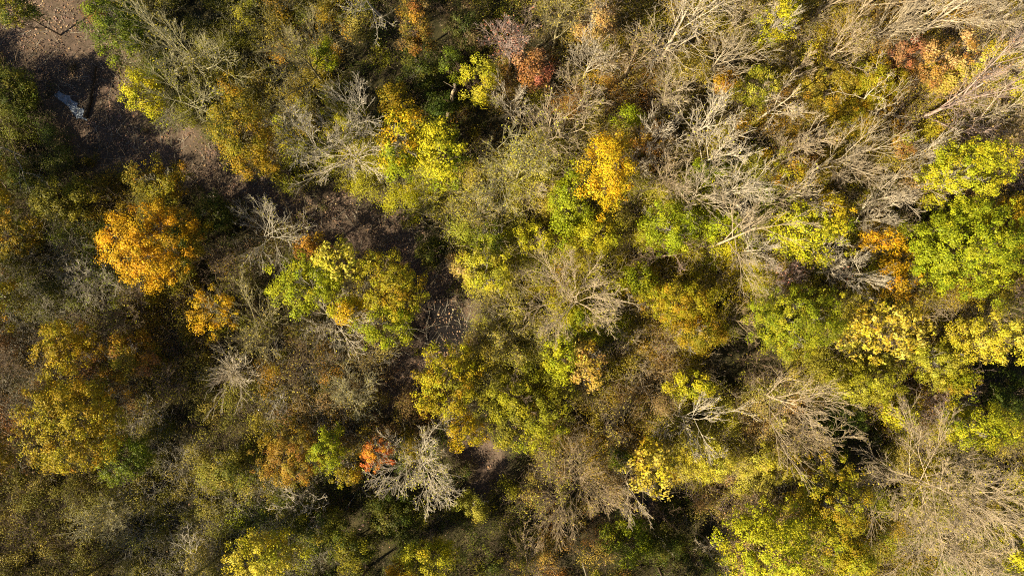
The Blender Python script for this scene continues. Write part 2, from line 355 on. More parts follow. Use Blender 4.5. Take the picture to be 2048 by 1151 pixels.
# ------------------------------------------------------------------ the trees: crown centre and radii in the photo, height in metres
# (cx, cy, rx, ry, height, colours, options, label)
LEAFY = [  # near-black bushes come first: shade of the gaps is put into their leaf colours
 (845,140,44,44,7,['dgreen','shade_olive'],dict(gap=.2),"dim dark green bush in the deep shade left of the broken pale trunk"),
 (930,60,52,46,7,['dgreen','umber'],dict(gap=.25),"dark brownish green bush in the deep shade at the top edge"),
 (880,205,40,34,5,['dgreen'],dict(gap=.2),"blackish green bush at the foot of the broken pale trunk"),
 (1320,1085,54,44,5,['dgreen','shade_olive'],dict(gap=.2),"blackish green bush just below the dark pool at the bottom"),
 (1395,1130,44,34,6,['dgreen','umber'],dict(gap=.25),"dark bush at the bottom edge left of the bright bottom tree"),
 (1640,880,54,46,5,['dgreen','shade_olive'],dict(gap=.15),"dark green bush in the diagonal gap left of the huge beige bare tree"),
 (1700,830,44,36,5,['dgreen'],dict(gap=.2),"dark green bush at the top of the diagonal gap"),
 (790,1040,58,48,5,['dgreen','shade_olive'],dict(gap=.2),"dark green bush in the shade below the grey white bare tree"),
 (870,505,44,40,5,['dgreen','shade_olive'],dict(gap=.2),"dark green bush at the bend of the dark leafy creek"),
 (430,430,46,46,6,['dgreen','shade_olive'],dict(gap=.2),"dark green bush in the shadow right behind the big round orange tree"),
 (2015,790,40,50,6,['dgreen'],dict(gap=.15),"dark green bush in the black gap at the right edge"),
 (312,492,102,92,13,['orange'],dict(p2=['shade_olive','dgreen','gold'],d2=(1,.1,-.35),cut=.40,even=.3,clump=.75,rz=.40,dens=1.25,gap=0),"big round orange tree standing alone in the shaded left half"),  # right side: some green leaves, darkened to paint the side away from the sun
 (426,622,35,48,9,['orange','amber','gold'],dict(clump=.7),"small orange tree just below right of the big round orange tree"),
 (146,835,98,106,14,['gold','yellow','olive','gold'],dict(even=.5,clump=.7,size=.16),"broad old gold and olive tree at the left, largest crown of the lower left"),
 (132,690,58,54,11,['gold','yellow','gold'],dict(clump=.7,gap=.12),"golden crown joined to the top of the broad gold tree at the left"),
 (250,715,60,55,8,['gold','olive','rust'],dict(gap=.3),"thin brownish gold tree between the orange tree and the broad gold tree"),
 (488,262,57,96,14,['gold','shade_olive','gold','olive'],dict(clump=.8),"tall oval dark gold tree right of the leaf strewn clearing"),
 (540,330,34,30,9,['gold','shade_olive'],dict(gap=.2),"low gold green tree at the foot of the oval dark gold tree"),
 (806,292,46,74,13,['gold','amber','ygreen'],dict(p2=['ygreen','green'],d2=(0,-1,-.1),clump=.8,size=0.210),"tree with orange top and yellow green base, left one of a close pair"),
 (888,310,50,70,13,['ygreen','yellow'],dict(p2=['green'],d2=(.3,.2,-.6),clump=.8,size=0.210),"bright yellow green tree, right one of the close pair"),
 (1214,342,56,92,15,['amber','orange','yellow'],dict(clump=.85),"tall glowing yellow orange tree, brightest in the upper middle"),
 (1305,275,44,34,9,['gold','rust'],dict(),"dim brownish gold tree in the shade right of the glowing orange tree"),
 (1140,412,44,84,11,['lime','green'],dict(clump=.75),"bright green tree close against the left of the glowing orange tree"),
 (1190,470,60,36,9,['yellow','ygreen'],dict(),"low yellow tree right below the glowing orange tree"),
 (1338,455,56,58,10,['lime','green','green'],dict(),"mid green tree among the white bare crowns right of centre"),
 (1608,456,70,70,12,['ygreen','yellow','lime'],dict(clump=.8,size=0.190),"yellow green broadleaf tree left of the fan shaped white bare trees"),
 (1660,415,32,34,11,['yellow','amber'],dict(gap=.15),"small golden crown behind the yellow green broadleaf tree"),
 (1922,345,80,70,16,['ygreen','yellow','lime'],dict(dens=1.2,gap=0,clump=.62,size=.165,even=.5),"large yellow tree topping the big green tree at the right"),
 (1922,496,118,106,15,['lime','green','green','ygreen'],dict(dens=1.3,gap=0,clump=.62,size=.16,even=.4),"biggest bright green tree, near the right edge"),
 (2030,450,40,84,12,['gold','yellow','amber'],dict(gap=.1),"golden tree cut by the right edge beside the big green tree"),
 (1588,640,98,78,14,['green','ygreen','green','olive'],dict(dens=1.2,clump=.6,even=.4,size=.145),"dense dark olive green round tree right of centre"),
 (1765,655,80,64,14,['lemon','yellow','gold','lemon'],dict(size=0.260,clump=.55,gap=.15,dens=.8),"pale yellow tree with very large leaves at the right"),
 (1754,484,28,25,12,['orange'],dict(clump=.6),"very small pure orange crown left of the big green tree"),
 (1788,562,32,44,11,['orange','gold'],dict(gap=.1),"narrow orange tree between the white fan tree and the big green tree"),
 (1800,520,26,34,9,['gold','orange'],dict(gap=.15),"golden orange tree tucked under the left of the big green tree"),
 (1976,668,66,58,14,['yellow','lemon','yellow'],dict(clump=.6,size=0.155),"dense bright yellow round tree at the right edge"),
 (1880,725,62,50,9,['pale','ygreen','olive'],dict(size=0.135,clump=.6,gap=.08),"soft pale olive tree left of the dense yellow round tree"),
 (1735,765,84,46,8,['pale','olive','ygreen'],dict(size=0.135,clump=.6),"wide feathery pale green tree below the large leaved yellow tree"),
 (888,762,66,72,9.5,['yellow','gold','ygreen'],dict(clump=.65,size=0.170),"golden yellow tree just below the dark leafy creek"),
 (930,858,38,38,9,['yellow','amber'],dict(clump=.6),"small yellow tree left of the mixed olive tree at lower centre"),
 (1052,822,104,88,10,['olive','olive','shade_olive','ygreen'],dict(gap=.25,clump=.7,size=0.160),"large olive green tree at lower centre with bare twigs showing through"),
 (1300,928,50,54,12,['lemon','yellow','gold'],dict(size=0.280,gap=.08),"pale yellow large leaved tree above the dark pool at the bottom"),
 (1418,915,56,48,8,['pale','yellow'],dict(size=0.125,clump=.6),"dull straw yellow shrub tree right of the pale large leaved tree"),
 (1540,930,52,48,7,['pale','khaki','yellow'],dict(size=0.125,clump=.6,gap=.1),"straw coloured thicket tree below the right hand fan of bare limbs"),
 (1548,1098,104,92,15,['lime','yellow','ygreen'],dict(clump=.75,size=0.180),"large bright yellow green tree at the bottom edge"),
 (1655,1000,86,84,12,['gold','ygreen','olive'],dict(clump=.7,gap=.12,size=0.170),"golden olive tree between the bright bottom tree and the huge beige bare tree"),
 (1700,1110,60,46,8,['ygreen','green','gold'],dict(gap=.1),"green gold tree at the bottom edge left of the huge beige bare tree"),
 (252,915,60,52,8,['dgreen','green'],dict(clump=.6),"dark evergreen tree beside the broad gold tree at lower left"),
 (756,908,34,36,9,['red','red','orange'],dict(clump=.45,gap=.38,size=.14),"vivid red orange tree touching the grey bare tree at lower centre"),
 (578,912,66,66,8,['gold','gold','khaki','rust'],dict(gap=.15,size=0.125,clump=.55),"soft brownish orange tree at lower left of centre"),
 (660,900,38,48,9,['green','ygreen'],dict(clump=.6,gap=.1),"small green tree between the brownish orange and the red orange trees"),
 (690,945,30,24,8,['gold','yellow'],dict(gap=.1),"tiny golden crown under the small green tree at lower left of centre"),
 (528,1112,84,48,11,['yellow','lemon','ygreen'],dict(clump=.7,size=0.190),"bright yellow tree cut by the bottom edge left of centre"),
 (288,192,40,52,8,['ygreen','yellow'],dict(clump=.65),"yellow green tree on the right bank of the leaf strewn clearing"),
 (236,50,58,68,10,['dgreen','dgreen','green'],dict(clump=.7),"dark green tree at the top left beside the clearing"),
 (28,185,52,50,6.5,['dgreen','shade_olive'],dict(clump=.7),"dark green tree at the left edge beside the small pool"),
 (30,20,44,34,9,['olive','dgreen'],dict(),"olive tree in the top left corner"),
 (622,566,72,56,11,['lime','green','ygreen'],dict(clump=.7),"light green tree left of the dark creek, lowest left of its clump"),
 (680,520,56,42,13,['lemon','pale','yellow'],dict(size=0.280,clump=.6,gap=.45),"sparse pale yellow large leaved tree left of the dark creek"),
 (782,572,64,66,11,['olive','gold','ygreen'],dict(clump=.6,size=0.155),"olive gold tree on the left bank of the dark creek"),
 (700,615,44,34,9,['yellow','amber'],dict(gap=.15),"bright yellow low crown between the light green and olive gold trees"),
 (768,655,58,44,9,['green','ygreen'],dict(clump=.65),"green tree at the left bank below the olive gold tree"),
 (620,490,36,26,7,['gold','rust'],dict(gap=.3,size=0.210),"small rusty gold bush above the light green tree"),
 (972,540,62,50,10,['ygreen','yellow','pale'],dict(size=0.155,clump=.65),"yellow tree on the right bank of the dark creek"),
 (925,530,26,34,9,['peach','khaki'],dict(size=0.135,gap=.2),"pinkish tan crown at the left of the yellow tree on the right bank"),
 (1070,480,38,36,9,['ygreen','yellow'],dict(gap=.1),"small yellow green tree above the large greenish bare tree at centre"),
 (985,475,40,36,8,['green','dgreen','ygreen'],dict(gap=.15),"dark green tree above the yellow tree on the right bank"),
 (966,165,44,44,11,['ygreen','yellow','pale'],dict(gap=.12,size=0.155),"yellow green tree left below the rose topped bare tree"),
 (1060,140,40,40,11,['rust','rust','rose','brown'],dict(gap=.12,size=0.190),"brick red tree right below the rose topped bare tree"),
 (1190,42,44,44,12,['peach','peach','khaki'],dict(gap=.22,size=0.170),"peach leaved tree at the top edge"),
 (1450,160,34,27,9,['gold','rust','orange'],dict(gap=.15),"small rusty gold tree amid pale bare trees at upper right"),
 (1512,172,40,42,12,['olive','pale','green'],dict(size=0.125,clump=.6),"round dull green tree at upper right"),
 (1556,42,42,50,12,['ygreen','yellow'],dict(gap=.1),"yellow green tree at the top edge right of centre"),
 (1652,170,62,44,8,['olive','khaki','gold'],dict(size=0.125,clump=.6,gap=.08),"khaki thicket tree at upper right beside the small white fan tree"),
 (1750,165,66,46,8,['olive','ygreen','gold'],dict(size=0.125,clump=.6,gap=.06),"olive yellow thicket tree left of the copper coloured tree"),
 (1700,235,60,40,7,['olive','gold'],dict(size=0.125,clump=.6,gap=.1),"olive gold thicket tree around the crooked bare tree"),
 (1880,118,58,40,11,['peach','rust','peach','gold'],dict(gap=.12,size=0.170),"copper coloured tree at upper right"),
 (1808,110,34,34,9,['rust','rose','brown'],dict(gap=.2),"dark rust red tree left of the copper coloured tree"),
 (1972,130,38,32,12,['yellow','lemon'],dict(gap=.08),"small yellow tree right of the copper coloured tree"),
 (2030,150,30,60,10,['ygreen','yellow'],dict(),"yellow green tree at the right edge behind a pale leaning trunk"),
 (1905,165,46,30,8,['peach','yellow','khaki'],dict(gap=.2,size=0.140),"sandy yellow tree just below the copper coloured tree"),
 (1582,336,42,40,9,['ygreen','rust','gold'],dict(gap=.12),"multicoloured red and green tree left of the long white fan tree"),
 (1810,290,32,26,7,['rust','brown','ygreen'],dict(gap=.3),"low rosy bush above the large yellow tree at the right"),
 (120,400,72,50,7.6,['shade_olive','olive','shade_olive'],dict(gap=.1,size=0.170),"dull green tree at the left below the forked pale limbs"),
 (322,360,58,44,8,['shade_olive','olive','gold'],dict(size=0.155),"olive green tree above the big round orange tree"),
 (32,470,46,44,9,['shade_olive','gold'],dict(gap=.15),"olive gold tree at the left edge, midway down"),
 (828,52,38,58,10,['rust','gold','brown','shade_olive'],dict(gap=.2),"brownish orange tree at the top edge left of the deep shade"),
 (1180,728,42,48,11,['peach','gold','lemon'],dict(gap=.3,size=0.240),"sparse orange tan large leaved tree below centre"),
 (1118,715,32,46,11,['ygreen','lime'],dict(clump=.6),"narrow yellow green tree left of the sparse orange tan tree"),
 (1352,596,84,48,9,['olive','ygreen','gold'],dict(size=0.140,clump=.6),"wide olive yellow tree left of the dense dark olive tree"),
 (1395,665,62,40,8,['olive','gold'],dict(size=0.135,gap=.1),"olive tree below the wide olive yellow tree"),
 (1280,560,40,36,8,['green','ygreen'],dict(gap=.1),"green tree at centre, left of the wide olive yellow tree"),
 (1165,640,44,42,6,['lime','green'],dict(gap=.2),"light green bush glimpsed under the large greenish bare tree"),
 (1940,850,74,48,11,['yellow','ygreen','green'],dict(gap=.08),"yellow and green tree above the huge beige bare tree"),
 (1795,825,34,26,8,['ygreen','yellow'],dict(gap=.1,size=0.190),"small yellow bush in front of the dark gap at the right"),
 (1920,770,46,32,9,['ygreen','gold','green'],dict(gap=.2),"gold green tree below the dense yellow round tree"),
 (2030,1100,40,50,10,['yellow','ygreen'],dict(gap=.1),"yellow green tree in the bottom right corner"),
 (860,1110,60,46,9,['ygreen','yellow','olive'],dict(gap=.12),"yellow green tree at the bottom edge near the centre"),
 (800,1140,34,22,8,['amber','orange'],dict(gap=.15),"small amber tree cut by the bottom edge"),
 (945,1010,36,34,6,['pale','shade_olive','olive'],dict(size=.13,gap=.35),"round pale green bush right of the grey bare tree at lower centre"),
 (1385,770,56,34,9,['ygreen','yellow'],dict(gap=.2),"yellow green crown behind the right reaching white limbs"),
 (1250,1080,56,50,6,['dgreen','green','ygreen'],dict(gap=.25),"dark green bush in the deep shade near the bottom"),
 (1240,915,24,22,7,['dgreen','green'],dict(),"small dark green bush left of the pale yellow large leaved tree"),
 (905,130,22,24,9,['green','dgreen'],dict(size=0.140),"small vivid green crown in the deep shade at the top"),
 (690,240,50,40,7,['olive','ygreen'],dict(gap=.3,size=0.140),"olive bush below the crooked limbed tree at the top"),
 (650,110,30,36,7,['ygreen','green'],dict(gap=.35),"thin green bush under the crooked limbed tree at the top"),
 (790,200,40,30,9,['olive','gold'],dict(gap=.25),"dim olive tree above the orange topped tree"),
 (1255,240,30,26,7,['lime','green'],dict(gap=.15),"light green bush above the glowing orange tree"),
 (1440,455,50,34,7,['lime','green'],dict(gap=.1),"bright green bush beneath the white fan of limbs"),
 (1420,345,50,30,7,['lime','green'],dict(gap=.12),"bright green bush beneath the upper white brush of branches"),
 (-80,360,90,90,14,['olive','gold'],{},"olive gold tree just outside the left edge in the upper half"),
 (-60,600,80,80,13,['gold','olive'],{},"gold tree just outside the left edge at mid height"),
 (-80,900,90,90,15,['gold','shade_olive'],{},"dull gold tree just outside the lower left edge"),
 (60,1225,90,60,13,['olive','gold'],{},"olive tree just outside the bottom left corner"),
 (300,1225,90,56,13,['gold','green'],{},"gold green tree just below the bottom edge at the left"),
 (690,1220,90,52,15,['green','olive'],{},"green tree just below the bottom edge left of centre"),
 (930,1225,90,54,14,['olive','green'],{},"olive green tree just below the bottom edge near the centre"),
 (1190,1215,100,50,16,['green','ygreen'],{},"tall green tree just below the bottom edge right of centre"),
 (1360,1215,70,46,15,['gold','green'],{},"gold green tree just below the bottom edge beside the bright bottom tree"),
 (300,720,22,30,6,['peach','rust'],dict(size=0.140,gap=.2),"small pinkish orange bush right of the broad gold tree"),
 (450,935,50,44,6,['khaki','dgreen','olive'],dict(size=0.135,gap=.2),"greyish green bush in the scrub at lower left"),
 (640,1040,60,40,6,['shade_olive','olive','dgreen'],dict(gap=.3),"patchy green bush right above the bright yellow bottom tree"),
 (700,1100,60,40,6,['dgreen','olive'],dict(gap=.25),"dark olive bush at the bottom edge in the shade"),
]
LEAFY = [e for e in LEAFY if e[4]]

# (base x, base y, height, crown radius m, habit, bark, leaf colours, leaves, label, options)
BARE = [
 (648,168,14,3.8,'vase','olive',['olive'],700,"tall grey bare tree with upswept branches at the top left of centre",{'dense':1,'girth':.9}),
 (440,158,14,4.4,'vase','olive',['olive'],900,"grey brush shaped bare tree above the leaf strewn clearing",{'dense':1,'girth':.9}),
 (436,230,9,4.0,'broad','olive',['ygreen'],500,"bare tree with pale twigs reaching over the leaf strewn clearing",{'lean':(-1,0)}),
 (668,312,12,4.2,'broad','grey',['olive'],500,"spreading bare tree, left one of the pair with starry limbs",{'dense':1,'girth':.9}),
 (722,326,9.5,4.8,'dome','white',['olive'],500,"starry spreading bare tree left of the orange topped tree",{'girth':1.1}),
 (748,262,13,2.8,'vase','grey',[],0,"slim upright bare tree above the starry spreading pair",{}),
 (580,474,8,4.2,'star','grey',['olive'],400,"bare tree with long pale limbs beside the shaded leaf litter",{}),
 (562,664,11,4.2,'vase','olive',['khaki'],500,"upswept grey bare tree left of the light green tree",{'lean':(0,1.8)}),
 (668,650,8,4.0,'star','white',['ygreen'],300,"bare tree with long pale limbs lying over the green and yellow crowns",{'lean':(2.8,1.2)}),
 (625,722,6,3.2,'bush','brown',['khaki'],500,"tangled brownish bare bush at left of centre",{}),
 (492,738,5.5,3.1,'burst','white',[],0,"dense white twigged round bush in the left half",{'girth':.9}),
 (838,882,11,4.8,'dome','white',['pale'],1100,"large grey white bare tree beside the vivid red orange tree",{'lean':(1.8,-1.2),'girth':.75,'dense':1}),
 (325,812,5,2.0,'gnarl','white',['gold'],150,"small white dead tree right of the broad gold tree",{}),
 (1033,368,14,3.8,'tall','olive',['pale'],1400,"upright bare tree with yellowish limbs left of the bright green tree",{'dense':1,'girth':.9}),
 (1092,306,17,3.6,'tall','tan',['pale'],300,"twin stemmed tall bare tree at the top centre",{'girth':.9}),
 (1165,160,11,2.2,'vase','white',[],0,"small white fan tree below the peach leaved tree",{}),
 (1022,238,10,2.1,'vase','white',[],0,"small pale brush tree below the yellow green and brick red trees",{}),
 (1198,165,9,1.5,'tall','beige',[],0,"very thin pale bare tree right of the small white fan tree",{}),
 (1242,162,13,2.7,'tall','beige',['khaki'],200,"slender leaning pale bare tree at the top, right of centre",{}),
 (1310,135,17,5.0,'tall','tan',['khaki'],300,"big pale bare tree with two long forked limbs at the top",{'girth':1.1}),
 (1310,222,10,2.4,'vase','white',['pale'],100,"white broom shaped bare tree with greenish base",{'dense':1}),
 (1400,168,14,2.9,'vase','white',[],0,"white slanting bare tree beside the small rusty gold tree",{}),
 (1362,287,14,3.5,'broad','white',['yellow'],200,"white bare tree with thick leaning trunk right of the dim gold tree",{'girth':1.2}),
 (1308,378,10,3.2,'vase','beige',[],0,"greyish beige brush of branches right of the glowing orange tree",{}),
 (1385,336,14,3.4,'vase','white',['yellow'],150,"white upswept bare tree, highest of the dense white cluster",{}),
 (1352,410,12,3.2,'vase','tan',[],0,"white upswept bare tree, lowest left of the dense white cluster",{}),
 (1425,400,13,3.0,'vase','white',[],0,"white upswept bare tree in the middle of the dense white cluster",{}),
 (1402,500,14,4.6,'broad','tan',[],0,"wide fan of long white limbs below the dense white cluster",{'lean':(2.2,1.8),'girth':1.1}),
 (1470,505,11,2.6,'vase','white',[],0,"small white fan at the left of the yellow green broadleaf tree",{}),
 (1620,340,15,3.2,'vase','white',[],0,"long white fan tree above the right hand bare trees",{}),
 (1708,412,12,2.8,'vase','tan',[],0,"white fan tree directly left of the large yellow tree",{}),
 (1655,358,9,2.2,'vase','beige',[],0,"short beige fan tree beneath the long white fan tree",{}),
 (1690,448,10,2.4,'vase','white',[],0,"flat white fan tree above the very small orange crown",{}),
 (1640,548,12,3.7,'broad','white',[],0,"broad white fan tree right above the pale large leaved tree",{}),
 (1600,525,10,2.2,'vase','white',['rose'],100,"narrow white brush tree left of the broad white fan tree",{}),
 (1540,552,6,2.0,'bush','pink',['rose'],150,"low rosy twig bush above the dense dark olive tree",{}),
 (1818,78,15,4.2,'vase','tan',[],0,"beige bare tree with dark straight trunk in the top right",{'dense':1}),
 (1930,118,12,5.0,'broad','tan',[],0,"wide beige bare tree with crooked limbs in the top right corner",{'dense':1}),
 (1820,245,17,4.2,'tall','pink',['peach'],300,"rosy leaning bare tree with long bare trunk at the right",{'girth':1.25}),
 (1898,260,14,4.2,'tall','tan',['khaki'],200,"bare tree with long low limbs reaching the right edge",{}),
 (1925,302,11,2.4,'vase','beige',[],0,"short beige fan tree above the large yellow tree",{}),
 (1940,180,12,2.6,'tall','beige',['peach'],200,"thin beige bare tree over the peach coloured scrub at upper right",{}),
 (1980,348,10,2.8,'gnarl','white',[],0,"white crooked bare tree at the right edge above the golden tree",{'girth':1.3}),
 (1975,575,11,2.8,'broad','pink',[],0,"pinkish white bare tree at the right edge above the yellow round tree",{'dense':1}),
 (1690,250,10,3.8,'gnarl','tan',['olive'],200,"crooked pale bare tree standing in the olive thicket",{'girth':1.2,'lean':(-1,2.5)}),
 (1510,776,13,4.8,'vase','beige',['khaki'],200,"large right reaching fan of bare limbs above the dark diagonal gap",{'tone':0,'lean':(1,-.5),'girth':1.1}),
 (1530,830,9,3.2,'vase','beige',['khaki'],200,"lower fan of bare limbs beneath the large right reaching fan",{'lean':(1,-1)}),
 (1322,822,11,4.2,'broad','white',['yellow'],250,"white limbed bare tree reaching right over the yellow green crown",{'lean':(2.6,.8)}),
 (1140,925,13,4.8,'dome','beige',['khaki'],800,"wide brownish bare tree fanning down at the bottom centre",{'lean':(.5,-.5),'dense':1}),
 (1095,945,9,3.8,'broad','brown',['pale'],900,"brown twiggy tree left of the wide brownish fan",{}),
 (1056,1095,9,3.6,'star','beige',['olive'],400,"star shaped bare tree at the bottom edge near the centre",{'dense':1,'girth':.9}),
 (1775,935,12.5,8.0,'dome','beige',['khaki','yellow'],1800,"huge beige bare tree filling the bottom right",{'tone':0,'girth':1.0,'dense':3}),
 (1838,1060,10,6.2,'dome','beige',['khaki'],900,"beige twiggy tree just below the huge beige bare tree",{'tone':0,'dense':1}),
 (1132,597,12,5.2,'dome','beige',['pale','olive'],1300,"large greenish bare tree at the very centre",{'dense':1}),
 (1296,518,8,2.9,'gnarl','pink',[],0,"crooked bare tree with forked tan limbs right of centre",{'girth':1.5}),
 (1225,608,7,2.4,'gnarl','white',[],0,"small tree with a thick pale crooked trunk near the centre",{'girth':2.0,'lean':(1.2,.4)}),
 (1330,668,6,2.6,'star','beige',['olive'],300,"low starry bare tree below the wide olive yellow tree",{}),
 (1245,665,5,1.8,'gnarl','beige',['gold'],60,"little forked bare tree under the thick pale crooked trunk",{}),
 (1205,838,9,3.4,'broad','brown',['khaki'],900,"brownish twiggy tree right of the large olive green tree",{}),
 (78,326,8,4.2,'gnarl','grey',['shade_olive'],900,"forked tree with pale limbs at the left edge below the small pool",{}),
 (768,60,12,4.0,'gnarl','grey',['olive'],300,"crooked limbed bare tree at the top, left of the deep shade",{'girth':1.2}),
 (622,965,7,2.4,'gnarl','white',[],0,"white dead tree with a dark forked trunk below the brownish orange tree",{}),
 (655,1010,5,1.8,'gnarl','grey',['olive'],60,"small grey dead tree above the patchy green bush",{}),
 (412,1082,5,1.9,'gnarl','white',[],0,"small crooked dead tree at the bottom left of the bright yellow tree",{}),
 (1400,1068,6,2.4,'gnarl','white',[],0,"broken white dead tree left of the bright bottom tree",{'girth':1.5}),
 (1318,1015,5,2.2,'gnarl','brown',[],0,"dead branches leaning over the dark pool at the bottom",{}),
 (1425,612,7,1.6,'gnarl','beige',[],0,"leaning crooked stem left of the dense dark olive tree",{'girth':1.3,'lean':(2.4,-1.8)}),
 (1018,682,6,3.4,'bush','olive',['pale','khaki'],3200,"rounded khaki bush with tiny leaves on the right of the dark creek",{'dense':1}),
 (582,788,6,1.8,'gnarl','grey',[],0,"small grey dead tree right of the dense white round bush",{}),
 (308,622,7,3.2,'broad','brown',['olive'],300,"brown bare tree just below the big round orange tree",{}),
 (1020,134,12,2.5,'vase','pink',['rose'],500,"rose topped bare tree with pale pink twigs near the top",{'dense':1}),
 (1180,84,11,2.4,'tall','beige',['peach'],300,"thin tree with pale stem rising through the peach leaves",{}),
 (1105,104,14,2.6,'tall','olive',['khaki'],400,"slim olive bare tree left of the peach leaved tree",{}),
 (1225,32,12,1.6,'tall','beige',[],0,"single pale trunk at the top edge right of the peach leaved tree",{}),
 (1525,332,14,2.2,'tall','beige',['olive'],60,"thin leaning bare tree above the multicoloured tree",{}),
 (1560,295,11,2.0,'gnarl','white',[],0,"short white crooked tree above the multicoloured tree",{}),
 (1716,96,12,1.8,'vase','white',[],0,"small white fan tree near the top right beside the khaki thicket",{}),
 (1630,132,11,2.8,'vase','beige',['olive'],300,"beige fan tree rising from the khaki thicket",{}),
 (1560,165,8,1.6,'tall','beige',[],0,"thin beige sapling right of the round dull green tree",{}),
 (1480,716,7,2.8,'broad','brown',['olive'],150,"dark bare tree in the shadow below the dense dark olive tree",{}),
 (55,556,6,2.2,'gnarl','grey',['olive'],100,"grey crooked tree at the left edge beside the olive gold tree",{}),
 (960,425,6,3.2,'bush','olive',['khaki','pale'],2600,"khaki bush above the dark green tree near the centre",{'dense':1,'girth':.9}),
 (880,410,5,2.8,'bush','olive',['ygreen','olive'],2600,"yellow olive bush below the bright yellow green tree",{}),
 (1062,395,4,1.6,'star','white',['pale'],100,"small white star shaped bush left of the bright green tree",{'dense':1,'girth':.9}),
 (1470,1000,6,2.6,'bush','beige',['peach','khaki'],700,"tan twig bush above the bright bottom tree",{}),
 (1850,795,6,2.6,'bush','pink',['peach','rust'],500,"tan and rust twig bush right of the feathery pale tree",{}),
 (1980,1010,8,3.4,'bush','beige',['khaki'],500,"beige twig thicket at the right edge, right of the huge bare tree",{}),
 (1265,340,6,1.6,'vase','white',[],0,"little white brush tree on the right flank of the glowing orange tree",{}),
 (225,660,6,3.0,'bush','brown',['shade_olive','khaki'],500,"brown twig bush above the thin brownish gold tree",{}),
 (40,730,7,4.2,'bush','brown',['brown'],700,"bare mauve brown thicket tree at the left edge",{}),
 (60,900,6,3.4,'bush','brown',['brown','rust'],600,"bare brown thicket tree below the mauve one at the left edge",{}),
 (375,760,5,2.4,'bush','brown',['olive'],600,"brown and olive bush left of the dense white round bush",{}),
 (230,560,6,3.0,'bush','grey',['shade_olive','green'],800,"grey green bush left under the big round orange tree",{}),
 (720,780,5,3.0,'bush','olive',['shade_olive','khaki'],900,"olive brown bush left of the golden yellow tree",{}),
 (470,520,5,2.6,'bush','brown',['gold','shade_olive'],700,"dim speckled bush right of the big round orange tree",{}),
 (240,1010,5,3.0,'bush','olive',['khaki','shade_olive'],1000,"brownish speckled bush low in the bottom left scrub",{}),
 (100,1050,4,3.2,'bush','brown',['olive','shade_olive'],1100,"olive speckled bush in the bottom left corner scrub",{}),
 (1445,75,13,2.6,'vase','tan',['khaki'],150,"tan bare tree at the top edge left of the yellow green one",{}),
 (1490,110,12,2.4,'vase','white',[],0,"white bare tree just above the round dull green tree",{}),
 (1610,50,13,2.6,'vase','tan',['olive'],150,"tan bare tree at the top edge right of the yellow green one",{}),
 (1690,40,13,3.0,'vase','beige',['khaki'],150,"beige bare tree at the top edge above the small white fan tree",{}),
 (1745,95,13,2.8,'broad','tan',[],0,"tan bare tree left of the dark straight trunk in the top right",{}),
 (1860,190,14,3.2,'vase','tan',['peach'],200,"tan bare tree in front of the copper coloured tree",{}),
 (1960,60,14,3.6,'vase','white',[],0,"white bare tree in the far top right corner",{}),
 (1985,225,13,3.0,'vase','beige',['peach'],150,"beige bare tree at the right edge over sandy scrub",{}),
 (1775,330,11,2.4,'vase','white',[],0,"white bare tree between the long white fan and the large yellow tree",{}),
 (1545,400,12,2.6,'vase','tan',['yellow'],100,"tan bare tree above the yellow green broadleaf tree",{}),
 (1280,310,11,2.2,'vase','white',[],0,"white bare tree behind the dim brownish gold tree",{}),
 (1150,235,12,2.4,'tall','beige',['olive'],150,"beige bare tree right of the twin stemmed tall one",{}),
 (1370,60,14,3.2,'vase','tan',['khaki'],200,"tan bare tree at the top edge beside the two long forked limbs",{}),
 (1500,250,12,2.8,'broad','tan',['khaki'],200,"tan spreading bare tree below the round dull green tree",{}),
 (455,395,6,2.6,'broad','brown',[],0,"brown bare tree over the shaded end of the leaf strewn clearing",{}),
 (610,430,6,2.8,'broad','brown',['olive'],200,"brown bare tree over the narrow part of the creek bed",{}),
 (1560,850,9,3.6,'vase','tan',['khaki'],200,"tan fan of twigs low on the dark diagonal gap",{'lean':(1.5,-1)}),
 (1250,960,9,2.8,'broad','tan',['khaki'],200,"tan twiggy tree left of the dark pool at the bottom",{}),
 (1900,1120,10,4.0,'dome','tan',['khaki'],200,"tan bare crown cut by the bottom edge under the huge beige tree",{}),
]

